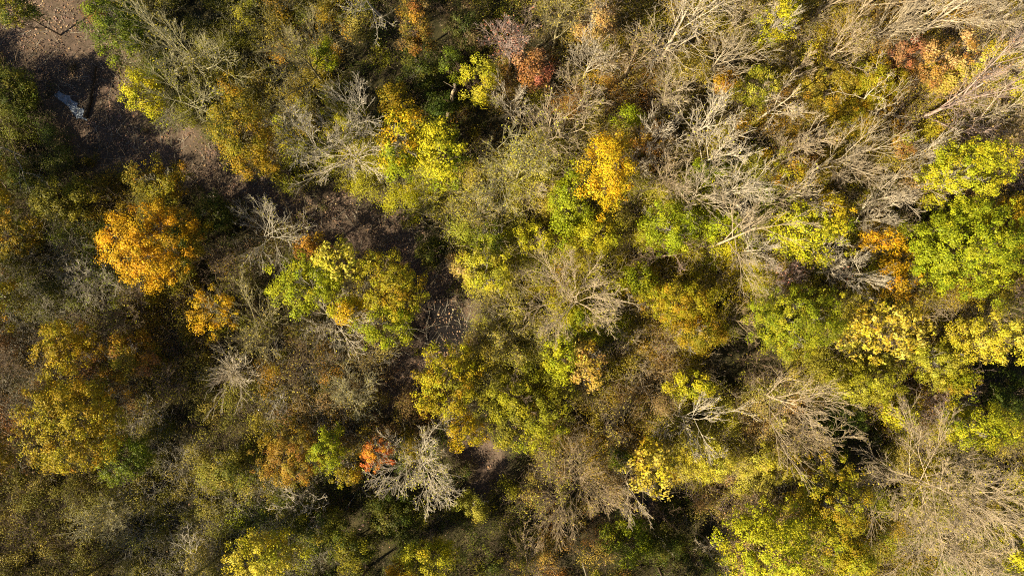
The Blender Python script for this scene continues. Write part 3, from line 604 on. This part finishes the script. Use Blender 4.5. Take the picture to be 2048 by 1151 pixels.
# ------------------------------------------------------------------ ground
def build_ground():
    def axis(a, n0, far):
        inner = np.linspace(-a, a, n0)
        o = a + (far - a) * (np.linspace(0, 1, 14)[1:] ** 1.6)
        return np.concatenate([-o[::-1], inner, o])
    X, Y = np.meshgrid(axis(66, 331, 900), axis(42, 211, 900), indexing='ij')
    nx, ny = X.shape
    V = np.stack([X, Y, ground(X, Y)], -1).reshape(-1, 3)
    i = (np.arange(nx - 1)[:, None] * ny + np.arange(ny - 1)[None]).ravel()
    F = np.stack([i, i + ny, i + ny + 1, i + 1], -1)
    m, nt, b, out = new_mat("forest_soil")
    tc = N(nt, "ShaderNodeTexCoord")
    vo = N(nt, "ShaderNodeTexVoronoi"); vo.inputs["Scale"].default_value = 7.0
    n1 = N(nt, "ShaderNodeTexNoise"); n1.inputs["Scale"].default_value = 0.55; n1.inputs["Detail"].default_value = 9; n1.inputs["Roughness"].default_value = .72
    nt.links.new(tc.outputs["Object"], vo.inputs["Vector"]); nt.links.new(tc.outputs["Object"], n1.inputs["Vector"])
    bw = N(nt, "ShaderNodeSeparateColor"); nt.links.new(vo.outputs["Color"], bw.inputs[0])
    r1 = ramp(nt, [(0.0, (.07,.05,.04)), (.45, (.11,.078,.062)), (.8, (.14,.10,.08)), (1.0, (.19,.13,.095))])
    nt.links.new(bw.outputs[0], r1.inputs[0])
    r2 = ramp(nt, [(0.35, (.045,.042,.02)), (.5, (.09,.068,.045)), (.66, (.15,.105,.08))])
    nt.links.new(n1.outputs[0], r2.inputs[0])
    mx = N(nt, "ShaderNodeMix", data_type='RGBA'); mx.inputs[0].default_value = .55
    nt.links.new(r2.outputs[0], mx.inputs[6]); nt.links.new(r1.outputs[0], mx.inputs[7])
    nt.links.new(mx.outputs[2], b.inputs["Base Color"])
    b.inputs["Roughness"].default_value = .95; b.inputs["Specular IOR Level"].default_value = .1
    bp = N(nt, "ShaderNodeBump"); bp.inputs["Strength"].default_value = .3; bp.inputs["Distance"].default_value = .04
    nt.links.new(bw.outputs[1], bp.inputs["Height"]); nt.links.new(bp.outputs[0], b.inputs["Normal"])
    bed = N(nt, "ShaderNodeAttribute", attribute_name="bed")
    r3 = ramp(nt, [(0.35, (.022,.022,.010)), (.5, (.045,.040,.018)), (.66, (.075,.062,.028))])
    nt.links.new(n1.outputs[0], r3.inputs[0])
    m2 = N(nt, "ShaderNodeMix", data_type='RGBA')
    nt.links.new(bed.outputs["Fac"], m2.inputs[0]); nt.links.new(r3.outputs[0], m2.inputs[6]); nt.links.new(mx.outputs[2], m2.inputs[7])
    wa = N(nt, "ShaderNodeAttribute", attribute_name="wet")     # soaked mud in the middle of the creek
    m3 = N(nt, "ShaderNodeMix", data_type='RGBA'); m3.inputs[7].default_value = (.014, .012, .012, 1)
    nt.links.new(wa.outputs["Fac"], m3.inputs[0]); nt.links.new(m2.outputs[2], m3.inputs[6])
    nt.links.new(m3.outputs[2], b.inputs["Base Color"])
    o = mesh_obj("ground", V, F, m, smooth=True)
    wx, wy = at(890, 655)
    wd = np.hypot((V[:, 0] - wx) / 2.9, (V[:, 1] - wy) / 3.4) + .22 * np.sin(V[:, 0] * 2.3) * np.sin(V[:, 1] * 1.9)
    a2 = o.data.attributes.new("wet", 'FLOAT', 'POINT')
    a2.data.foreach_set("value", np.clip((1.05 - wd) / .25, 0, 1).astype(np.float32))
    at_ = o.data.attributes.new("bed", 'FLOAT', 'POINT')
    at_.data.foreach_set("value", (1 / (1 + np.exp(np.clip((creek_d(V[:, 0], V[:, 1]) - .9) / .3, -30, 30)))).astype(np.float32))
    o["kind"] = "structure"; o["label"] = "brown forest floor with a sunken creek bed"
build_ground()

# ------------------------------------------------------------------ pools of water on the creek bed
def water_mat(name, c, rough):
    m, nt, b, out = new_mat(name)
    tc = N(nt, "ShaderNodeTexCoord")
    no = N(nt, "ShaderNodeTexNoise"); no.inputs["Scale"].default_value = 3.0; no.inputs["Detail"].default_value = 6
    nt.links.new(tc.outputs["Object"], no.inputs["Vector"])
    r = ramp(nt, [(.35, tuple(q * .55 for q in c)), (.65, c)])
    nt.links.new(no.outputs[0], r.inputs[0]); nt.links.new(r.outputs[0], b.inputs["Base Color"])
    b.inputs["Roughness"].default_value = rough; b.inputs["IOR"].default_value = 1.33
    bp = N(nt, "ShaderNodeBump"); bp.inputs["Strength"].default_value = .15; bp.inputs["Distance"].default_value = .02
    nt.links.new(no.outputs[0], bp.inputs["Height"]); nt.links.new(bp.outputs[0], b.inputs["Normal"])
    return m
def pool(outline, m, label, z=-.88):
    pts = np.array([at(a, b, z) for a, b in outline])
    n = len(pts); c = pts.mean(0)
    t = np.linspace(0, n, 8 * n, endpoint=False); i = t.astype(int); f = (t - i)[:, None]; f = f * f * (3 - 2 * f)
    ring = pts[i % n] * (1 - f) + pts[(i + 1) % n] * f
    ring += np.stack([np.sin(t * 5.1), np.cos(t * 6.7)], 1) * .12
    k = len(ring)
    V = np.concatenate([np.c_[c * .5 + ring * .5, np.full(k, z)], np.c_[ring, np.full(k, z)], [[*c, z]]])
    a = np.arange(k); b = (a + 1) % k
    F = np.stack([a, a + k, b + k, b], 1)
    half = np.arange(0, k, 2)
    F2 = np.stack([np.full(len(half), 2 * k), half, (half + 1) % k, (half + 2) % k], 1)
    o = mesh_obj("water", V, np.concatenate([F, F2]), m)
    o["kind"] = "structure"; o["label"] = label
pool([(100,190),(120,184),(142,194),(154,210),(168,222),(174,240),(154,238),(140,228),(122,222),(106,214)],
     water_mat("cloudy_water", (.38,.44,.52), .25), "small cloudy blue grey pool in the leaf strewn clearing")
pool([(1262,985),(1290,975),(1318,990),(1322,1030),(1296,1050),(1268,1035)],
     water_mat("black_water", (.010,.012,.016), .1), "black pool in deep shade near the bottom")

# ------------------------------------------------------------------ leaves fallen on the ground
def build_litter():
    rng = np.random.default_rng(5)
    n = 330000
    x = rng.uniform(-64, 64, n); y = rng.uniform(-40, 40, n)
    d = creek_d(x, y)
    patch = np.sin(x * .8 + np.sin(y * .5) * 2) * np.sin(y * .9 + 1) + np.sin(x * 2.3 + y) * .5 + .6 * np.sin(x * 3.1 - y * 1.7 + np.sin(y * 2.2) * 1.5)
    p = np.where(d < .5, np.clip(.52 + .42 * patch, .08, 1), .07)
    wet = np.hypot((x - at(890, 0)[0]) / 2.4, (y - at(0, 655)[1]) / 2.6) < 1
    p = np.where(wet, np.clip(.46 + .5 * np.sin(x * 2.9 + 1) * np.sin(y * 2.3 + x), .2, .95), p)
    cl = np.hypot((x - at(140, 0)[0]) / 1.9, (y - at(0, 211)[1]) / 1.5) < 1
    p = np.where(cl, .09, p)
    k = rng.random(n) < p
    x, y, d = x[k], y[k], d[k]; n = len(x)
    z = np.maximum(ground(x, y), np.where(d < -.5, -.9, -9)) + rng.uniform(.02, .09, n)
    nr = norm(np.array([0, 0, 1.]) + rng.normal(0, .45, (n, 3)))
    V, F = leaf_quads(rng, np.stack([x, y, z], 1), nr, np.where(wet[k], .115, .15) * rng.lognormal(0, .28, n), .7)
    tone = np.sin(x * .55 + 2 * np.sin(y * .37)) + .7 * np.sin(y * .8 + x * .3) + .5 * np.sin(x * 1.9) * np.sin(y * 2.2)
    c = colours(rng, ['litter'], n) * np.exp(.32 * tone)[:, None]
    o = mesh_obj("fallen_leaves", V, F, DRY, col=np.clip(c, .01, .6))
    o["kind"] = "stuff"; o["label"] = "brown and tan fallen leaves carpeting the creek bed"
build_litter()

# ------------------------------------------------------------------ trees
def leafy_tree(i, e):
    cx, cy, rx, ry, h, pals, op, label = e
    rng = np.random.default_rng(1000 + int(cx) * 7 + int(cy))
    rzf = op.get('rz', .34)
    zc = h * (1 - rzf) - .2
    x, y = at(cx, cy, zc)
    s = KPX * (H - zc)
    rx, ry, rz = rx * s, ry * s, h * rzf
    small = h < 7.5
    gz = float(ground(x, y))
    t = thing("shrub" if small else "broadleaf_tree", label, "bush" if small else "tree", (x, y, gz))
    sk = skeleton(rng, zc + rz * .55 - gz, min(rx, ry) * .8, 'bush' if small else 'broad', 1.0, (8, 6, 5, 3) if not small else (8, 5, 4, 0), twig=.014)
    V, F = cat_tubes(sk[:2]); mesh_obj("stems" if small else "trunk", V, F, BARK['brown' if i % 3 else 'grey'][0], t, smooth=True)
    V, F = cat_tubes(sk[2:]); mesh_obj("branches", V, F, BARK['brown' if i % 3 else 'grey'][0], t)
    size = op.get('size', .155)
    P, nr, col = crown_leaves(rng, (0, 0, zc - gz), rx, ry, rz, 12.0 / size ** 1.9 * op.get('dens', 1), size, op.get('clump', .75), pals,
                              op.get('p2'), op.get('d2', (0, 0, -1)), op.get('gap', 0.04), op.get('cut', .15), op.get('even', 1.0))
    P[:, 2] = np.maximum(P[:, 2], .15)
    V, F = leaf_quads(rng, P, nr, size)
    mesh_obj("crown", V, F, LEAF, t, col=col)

def bare_tree(i, e):
    bx, by, h, spread, habit, bark, pals, nl, label, op = e
    rng = np.random.default_rng(5000 + i)
    x, y = at(bx, by, 0)
    gz = float(ground(x, y))
    bk = BARK[bark][op.get('tone', int(rng.integers(0, 3)))]
    bush = habit == 'bush'
    cnt = list(HABIT[habit][6])
    dn = op.get('dense', 0)
    if dn:
        cnt[1] += 1; cnt[2] += 1; cnt[3] += 1 + dn
        if dn > 1: cnt[0] += 5; cnt[2] += 1; cnt[3] += 1
    t = thing("shrub" if bush else ("dead_tree" if 'dead' in label else "bare_tree"), label, "bush" if bush else "tree", (x, y, gz))
    sk = skeleton(rng, h, spread, habit, op.get('girth', 1.0), tuple(cnt), twig=.012, lean=op.get('lean', (0, 0)))
    V, F = cat_tubes(sk[:1]); mesh_obj("trunk", V, F, bk, t, smooth=True)
    if bush:
        V, F = cat_tubes(sk[1:]); mesh_obj("branches", V, F, bk, t)
    else:
        nl1 = len(sk[1][0])
        for k in range(nl1):               # every main limb with the twigs it carries
            P, R, S = sk[1]
            V, F = cat_tubes([(P[k:k + 1], R[k:k + 1], S)]); limb = mesh_obj("limb", V, F, bk, t, smooth=True)
            V, F = cat_tubes([(P[len(P) // nl1 * k:len(P) // nl1 * (k + 1)], R[len(P) // nl1 * k:len(P) // nl1 * (k + 1)], S) for P, R, S in sk[2:]])
            mesh_obj("twigs", V, F, bk, limb)
    if nl:
        Q = np.concatenate([p[:, 1:].reshape(-1, 3) for p, _, _ in sk[-2:]])
        P = Q[rng.integers(0, len(Q), nl)] + rng.normal(0, .13, (nl, 3))
        V, F = leaf_quads(rng, P, norm(rng.normal(size=(nl, 3)) + np.array([0, 0, .8])), .15)
        mesh_obj("leaves", V, F, LEAF, t, col=colours(rng, pals, nl))

for i, e in enumerate(LEAFY):
    leafy_tree(i, e)
for i, e in enumerate(BARE):
    bare_tree(i, e)

# ------------------------------------------------------------------ fallen log and broken snag
def wood_piece(name, label, cat, p0, p1, r0, r1, bark, seed, stubs=4):
    rng = np.random.default_rng(seed)
    a = np.array([*at(*p0[:2], p0[2]), p0[2]]); b = np.array([*at(*p1[:2], p1[2]), p1[2]])
    t = thing(name, label, cat, tuple(a))
    k = 10
    P = np.linspace(0, 1, k)[:, None] * (b - a) + rng.normal(0, .06, (k, 3)) * np.linspace(0, 1, k)[:, None]
    R = np.linspace(r0, r1, k) * rng.uniform(.88, 1.12, k)
    P = np.concatenate([P[:1], P, P[-1:]]); R = np.concatenate([[.01], R, [.01]])
    V, F = tubes(P[None], R[None], 9)
    mesh_obj("trunk", V, F, BARK[bark][0], t, smooth=False)
    L = np.linalg.norm(b - a)
    p, r = children(rng, P[None, 1:-1], R[None, 1:-1], stubs, .3, (rad(40), rad(75)), .35, .4, 5, .2, .1, .02)
    V, F = tubes(p, r, 5); mesh_obj("branch_stubs", V, F, BARK[bark][0], t)
wood_piece("fallen_log", "black wet log lying beside the small cloudy pool", "log", (170,236,-.7), (192,132,-.45), .26, .12, 'dark', 3, 7)
wood_piece("tree_snag", "broken pale trunk leaning in the deep shade at the top", "snag", (893,238,-.1), (910,168,6.5), .22, .12, 'beige', 4, 2)
wood_piece("fallen_log", "pale fallen trunk lying below the large leaved yellow tree", "log", (1640,706,1.2), (1790,690,3.2), .20, .10, 'beige', 6, 5)
wood_piece("leaning_tree", "thick pale trunk leaning at the right edge below the small yellow tree", "tree trunk", (1960,160,4.5), (2075,105,9.5), .26, .15, 'white', 8, 4)

# ------------------------------------------------------------------ scrub between the trees
# (px, py, reach, leaf colours, leaves per plant, twig bark, height)
ZONES = [  # darker leaf colours on the left and in gaps stand in for shade
 (60,740,150,['umber','rust','shade_olive'],169,'grey',2.6), (60,1080,170,['shade_olive','khaki','shade_olive'],214,'brown',2.2), (330,1040,170,['shade_olive','khaki','olive'],195,'grey',2.2),
 (330,640,110,['shade_olive','olive','gold'],156,'brown',2.6), (130,560,140,['shade_olive','green','shade_olive'],195,'grey',3.0), (60,330,120,['shade_olive','dgreen'],360,'brown',3.0),
 (420,60,150,['shade_olive','shade_olive','olive'],360,'olive',2.2), (600,120,120,['shade_olive','gold','khaki'],280,'olive',2.2), (760,150,130,['dgreen','olive'],150,'brown',1.5),
 (900,110,140,['dgreen','umber'],230,'brown',1.1), (560,400,100,['shade_olive','brown'],160,'grey',2.2), (650,330,110,['olive','ygreen'],340,'olive',2.2),
 (820,400,110,['ygreen','olive','yellow'],430,'olive',3.6), (1000,410,120,['khaki','pale','ygreen'],430,'beige',3.8), (970,270,80,['dgreen','gold'],120,'brown',1.4),
 (1120,160,120,['khaki','olive','rust'],260,'beige',3.4), (1300,60,140,['khaki','olive','gold'],300,'beige',3.8), (1260,200,110,['rust','khaki','olive'],200,'beige',3.2),
 (1420,230,120,['khaki','olive','gold'],230,'beige',3.2), (1600,80,120,['olive','gold','khaki'],360,'beige',3.6), (1760,60,140,['khaki','gold','peach'],260,'beige',3.6),
 (1900,210,140,['peach','khaki','yellow'],300,'pink',3.8), (1720,230,120,['olive','khaki','gold'],380,'beige',3.6), (1600,260,100,['olive','rust','gold'],260,'beige',3.0),
 (1990,250,100,['peach','khaki','yellow'],260,'pink',3.6), (1500,400,120,['lime','khaki','green'],260,'beige',2.8), (1700,420,120,['olive','gold','green'],220,'beige',2.8),
 (1250,420,100,['khaki','pale','olive'],330,'beige',3.2), (1200,560,130,['ygreen','olive','gold'],400,'beige',3.4), (1400,560,130,['ygreen','olive','gold'],430,'beige',3.4),
 (1320,700,120,['gold','olive','brown'],330,'beige',3.0), (1060,680,100,['pale','khaki','olive'],430,'olive',3.6), (1850,640,90,['gold','olive'],300,'beige',3.0),
 (1680,730,110,['pale','olive'],380,'beige',3.4), (1820,800,90,['ygreen','rust','gold'],300,'pink',3.0), (2010,770,90,['dgreen','shade_olive'],220,'brown',1.1),
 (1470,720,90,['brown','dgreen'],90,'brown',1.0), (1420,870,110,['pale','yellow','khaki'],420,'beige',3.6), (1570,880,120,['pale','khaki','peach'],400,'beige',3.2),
 (1680,880,110,['dgreen','shade_olive'],260,'brown',1.1), (1480,1000,90,['peach','khaki'],240,'pink',3.0), (1300,1070,130,['dgreen','shade_olive'],260,'brown',1.1),
 (1150,1060,130,['olive','rust','khaki'],240,'brown',2.2), (1200,860,110,['olive','gold','brown'],300,'beige',3.2), (950,1050,120,['dgreen','olive'],240,'brown',2.2),
 (770,1010,140,['dgreen','shade_olive'],240,'brown',1.2), (640,800,140,['shade_olive','brown','gold'],182,'grey',2.8), (480,850,130,['shade_olive','olive','khaki'],182,'brown',2.6),
 (560,1000,120,['shade_olive','ygreen','dgreen'],182,'grey',2.4), (770,800,80,['rust','brown','olive'],200,'brown',2.2), (520,600,120,['olive','shade_olive','shade_olive'],143,'brown',2.6),
 (700,700,110,['brown','khaki'],160,'grey',2.4), (1950,950,160,['khaki','yellow','olive'],380,'beige',3.4), (1880,1090,120,['khaki','gold','green'],340,'beige',3.0),
 (320,290,60,['shade_olive','dgreen'],240,'grey',2.4), (210,400,110,['shade_olive','dgreen','gold'],320,'brown',2.8), (300,120,90,['shade_olive','dgreen','olive'],320,'olive',3.0),
 (160,1000,120,['shade_olive','shade_olive','khaki'],208,'brown',2.2), (440,450,90,['dgreen','shade_olive'],110,'brown',1.2), (110,30,90,['umber','rust','shade_olive'],200,'brown',2.0),
 (860,490,90,['dgreen','olive'],110,'brown',1.2), (1560,80,60,['dgreen','olive'],90,'brown',1.2), (1540,260,60,['dgreen','rust'],90,'brown',1.0), (1620,380,60,['dgreen','shade_olive'],220,'brown',1.1), (1870,430,50,['dgreen','shade_olive'],220,'brown',1.1),
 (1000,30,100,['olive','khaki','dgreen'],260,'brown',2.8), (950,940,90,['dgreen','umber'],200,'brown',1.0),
]
def build_scrub():
    rng = np.random.default_rng(77)
    n = 5200
    x = rng.uniform(-62, 62, n); y = rng.uniform(-38, 38, n)
    d = creek_d(x, y)
    keep = (d > .45) | ((d > -.2) & (rng.random(n) < .35)) | (rng.random(n) < .07)
    x, y = x[keep], y[keep]; n = len(x)
    Zx, Zy = at(np.array([z[0] for z in ZONES]), np.array([z[1] for z in ZONES]), 2.0)
    Zr = np.array([z[2] for z in ZONES]) * KPX * H
    q = np.hypot(x[:, None] - Zx, y[:, None] - Zy) / Zr + rng.normal(0, .18, (n, len(ZONES)))
    zi = q.argmin(1)
    gz = ground(x, y)
    hh = np.array([z[6] for z in ZONES])[zi] * rng.lognormal(0, .28, n)
    hh = np.where(d[keep] < .2, hh * .3, hh)                  # only low plants on the creek bed
    rr = np.clip((.62 + .27 * hh) * rng.uniform(.65, 1.4, n), .55, 2.3)
    # leaves
    per = (np.array([z[4] for z in ZONES])[zi] * rng.uniform(.25, 1.5, n) * 2.5 * (rr / 1.3) ** 2).astype(int) + 8
    idx = np.repeat(np.arange(n), per); m = len(idx)
    nk = 7                                                    # each plant is a handful of leafy sprays
    kc = norm(rng.normal(size=(n, nk, 3))); kc[..., 2] = np.abs(kc[..., 2]) * .95 - .1
    kc *= (rng.random((n, nk, 1)) ** .4)
    ki = rng.integers(0, nk, m)
    u0 = kc[idx, ki]
    ext = np.stack([rr, rr, hh * .55], 1)[idx]
    off = rng.normal(0, 1, (m, 3)) * (.20 * rr[idx] + .05)[:, None]
    P = np.stack([x, y, gz + hh * .45], 1)[idx] + u0 * ext + off
    u = norm(u0 * .8 + norm(off) * .5)
    P[:, 2] = np.maximum(P[:, 2], gz[idx] + .1)
    nr = norm(u * .95 + np.array([0, 0, .35]) + rng.normal(0, .42, (m, 3)))
    base = np.empty((n, 3)); lc = np.empty((m, 3))
    for k, z in enumerate(ZONES):
        s = zi == k; base[s] = colours(rng, z[3], int(s.sum()))
        s = zi[idx] == k; lc[s] = colours(rng, z[3], int(s.sum()))
    w = rng.uniform(.6, .97, (m, 1))
    col = base[idx] * w + lc * (1 - w)
    V, F = leaf_quads(rng, P, nr, .125)
    o = mesh_obj("undergrowth", V, F, LEAF, col=col)
    o["kind"] = "stuff"; o["label"] = "speckled olive, yellow and brown leaves of the scrub between the trees"
    # twigs
    barks = list(BARK)
    bz = np.array([barks.index(z[5]) for z in ZONES])[zi]
    st = 9
    i = np.repeat(np.arange(n), st); k = len(i)
    az = rng.uniform(0, 6.28, k); el = rng.uniform(rad(28), rad(85), k)
    D = np.stack([np.cos(az) * np.cos(el), np.sin(az) * np.cos(el), np.sin(el)], 1)
    S = np.stack([x[i] + rng.normal(0, .2, k), y[i] + rng.normal(0, .2, k), gz[i] - .05], 1)
    P, R = grow(rng, S, D, hh[i] * rng.uniform(.75, 1.15, k), np.full(k, .022), np.full(k, .009), 5, .14, .2)
    P2, R2 = children(rng, P, R, 4, .3, (rad(25), rad(60)), .5, .6, 4, .15, .15, .010)
    P3, R3 = children(rng, P2, R2, 2, .3, (rad(25), rad(60)), .55, .7, 3, .15, .1, .009)
    # broken twigs lying on the leaf litter of the creek bed
    fx = rng.uniform(-56, 20, 9000); fy = rng.uniform(-14, 32, 9000); f = creek_d(fx, fy) < .3
    fx, fy = fx[f][:420], fy[f][:420]; nf = len(fx)
    fa = rng.uniform(0, 6.28, nf)
    Pf, Rf = grow(rng, np.stack([fx, fy, ground(fx, fy) + .08], 1), np.stack([np.cos(fa), np.sin(fa), rng.uniform(0, .12, nf)], 1),
                  rng.uniform(.5, 2.6, nf), rng.uniform(.012, .04, nf), np.full(nf, .008), 5, .12, 0)
    V, F = cat_tubes([(P, R, 3), (P2, R2, 3), (P3, R3, 3), (Pf, Rf, 3)])
    mi = np.concatenate([np.repeat(bz[i], 4 * 3), np.repeat(bz[np.repeat(i, 4)], 3 * 3), np.repeat(bz[np.repeat(i, 8)], 2 * 3), np.full(nf * 4 * 3, barks.index('grey'))])
    o = mesh_obj("brushwood", V, F, [BARK[b][0] for b in barks], midx=mi)
    o["kind"] = "stuff"; o["label"] = "tangled thin twigs and stems of the scrub between the trees"
build_scrub()
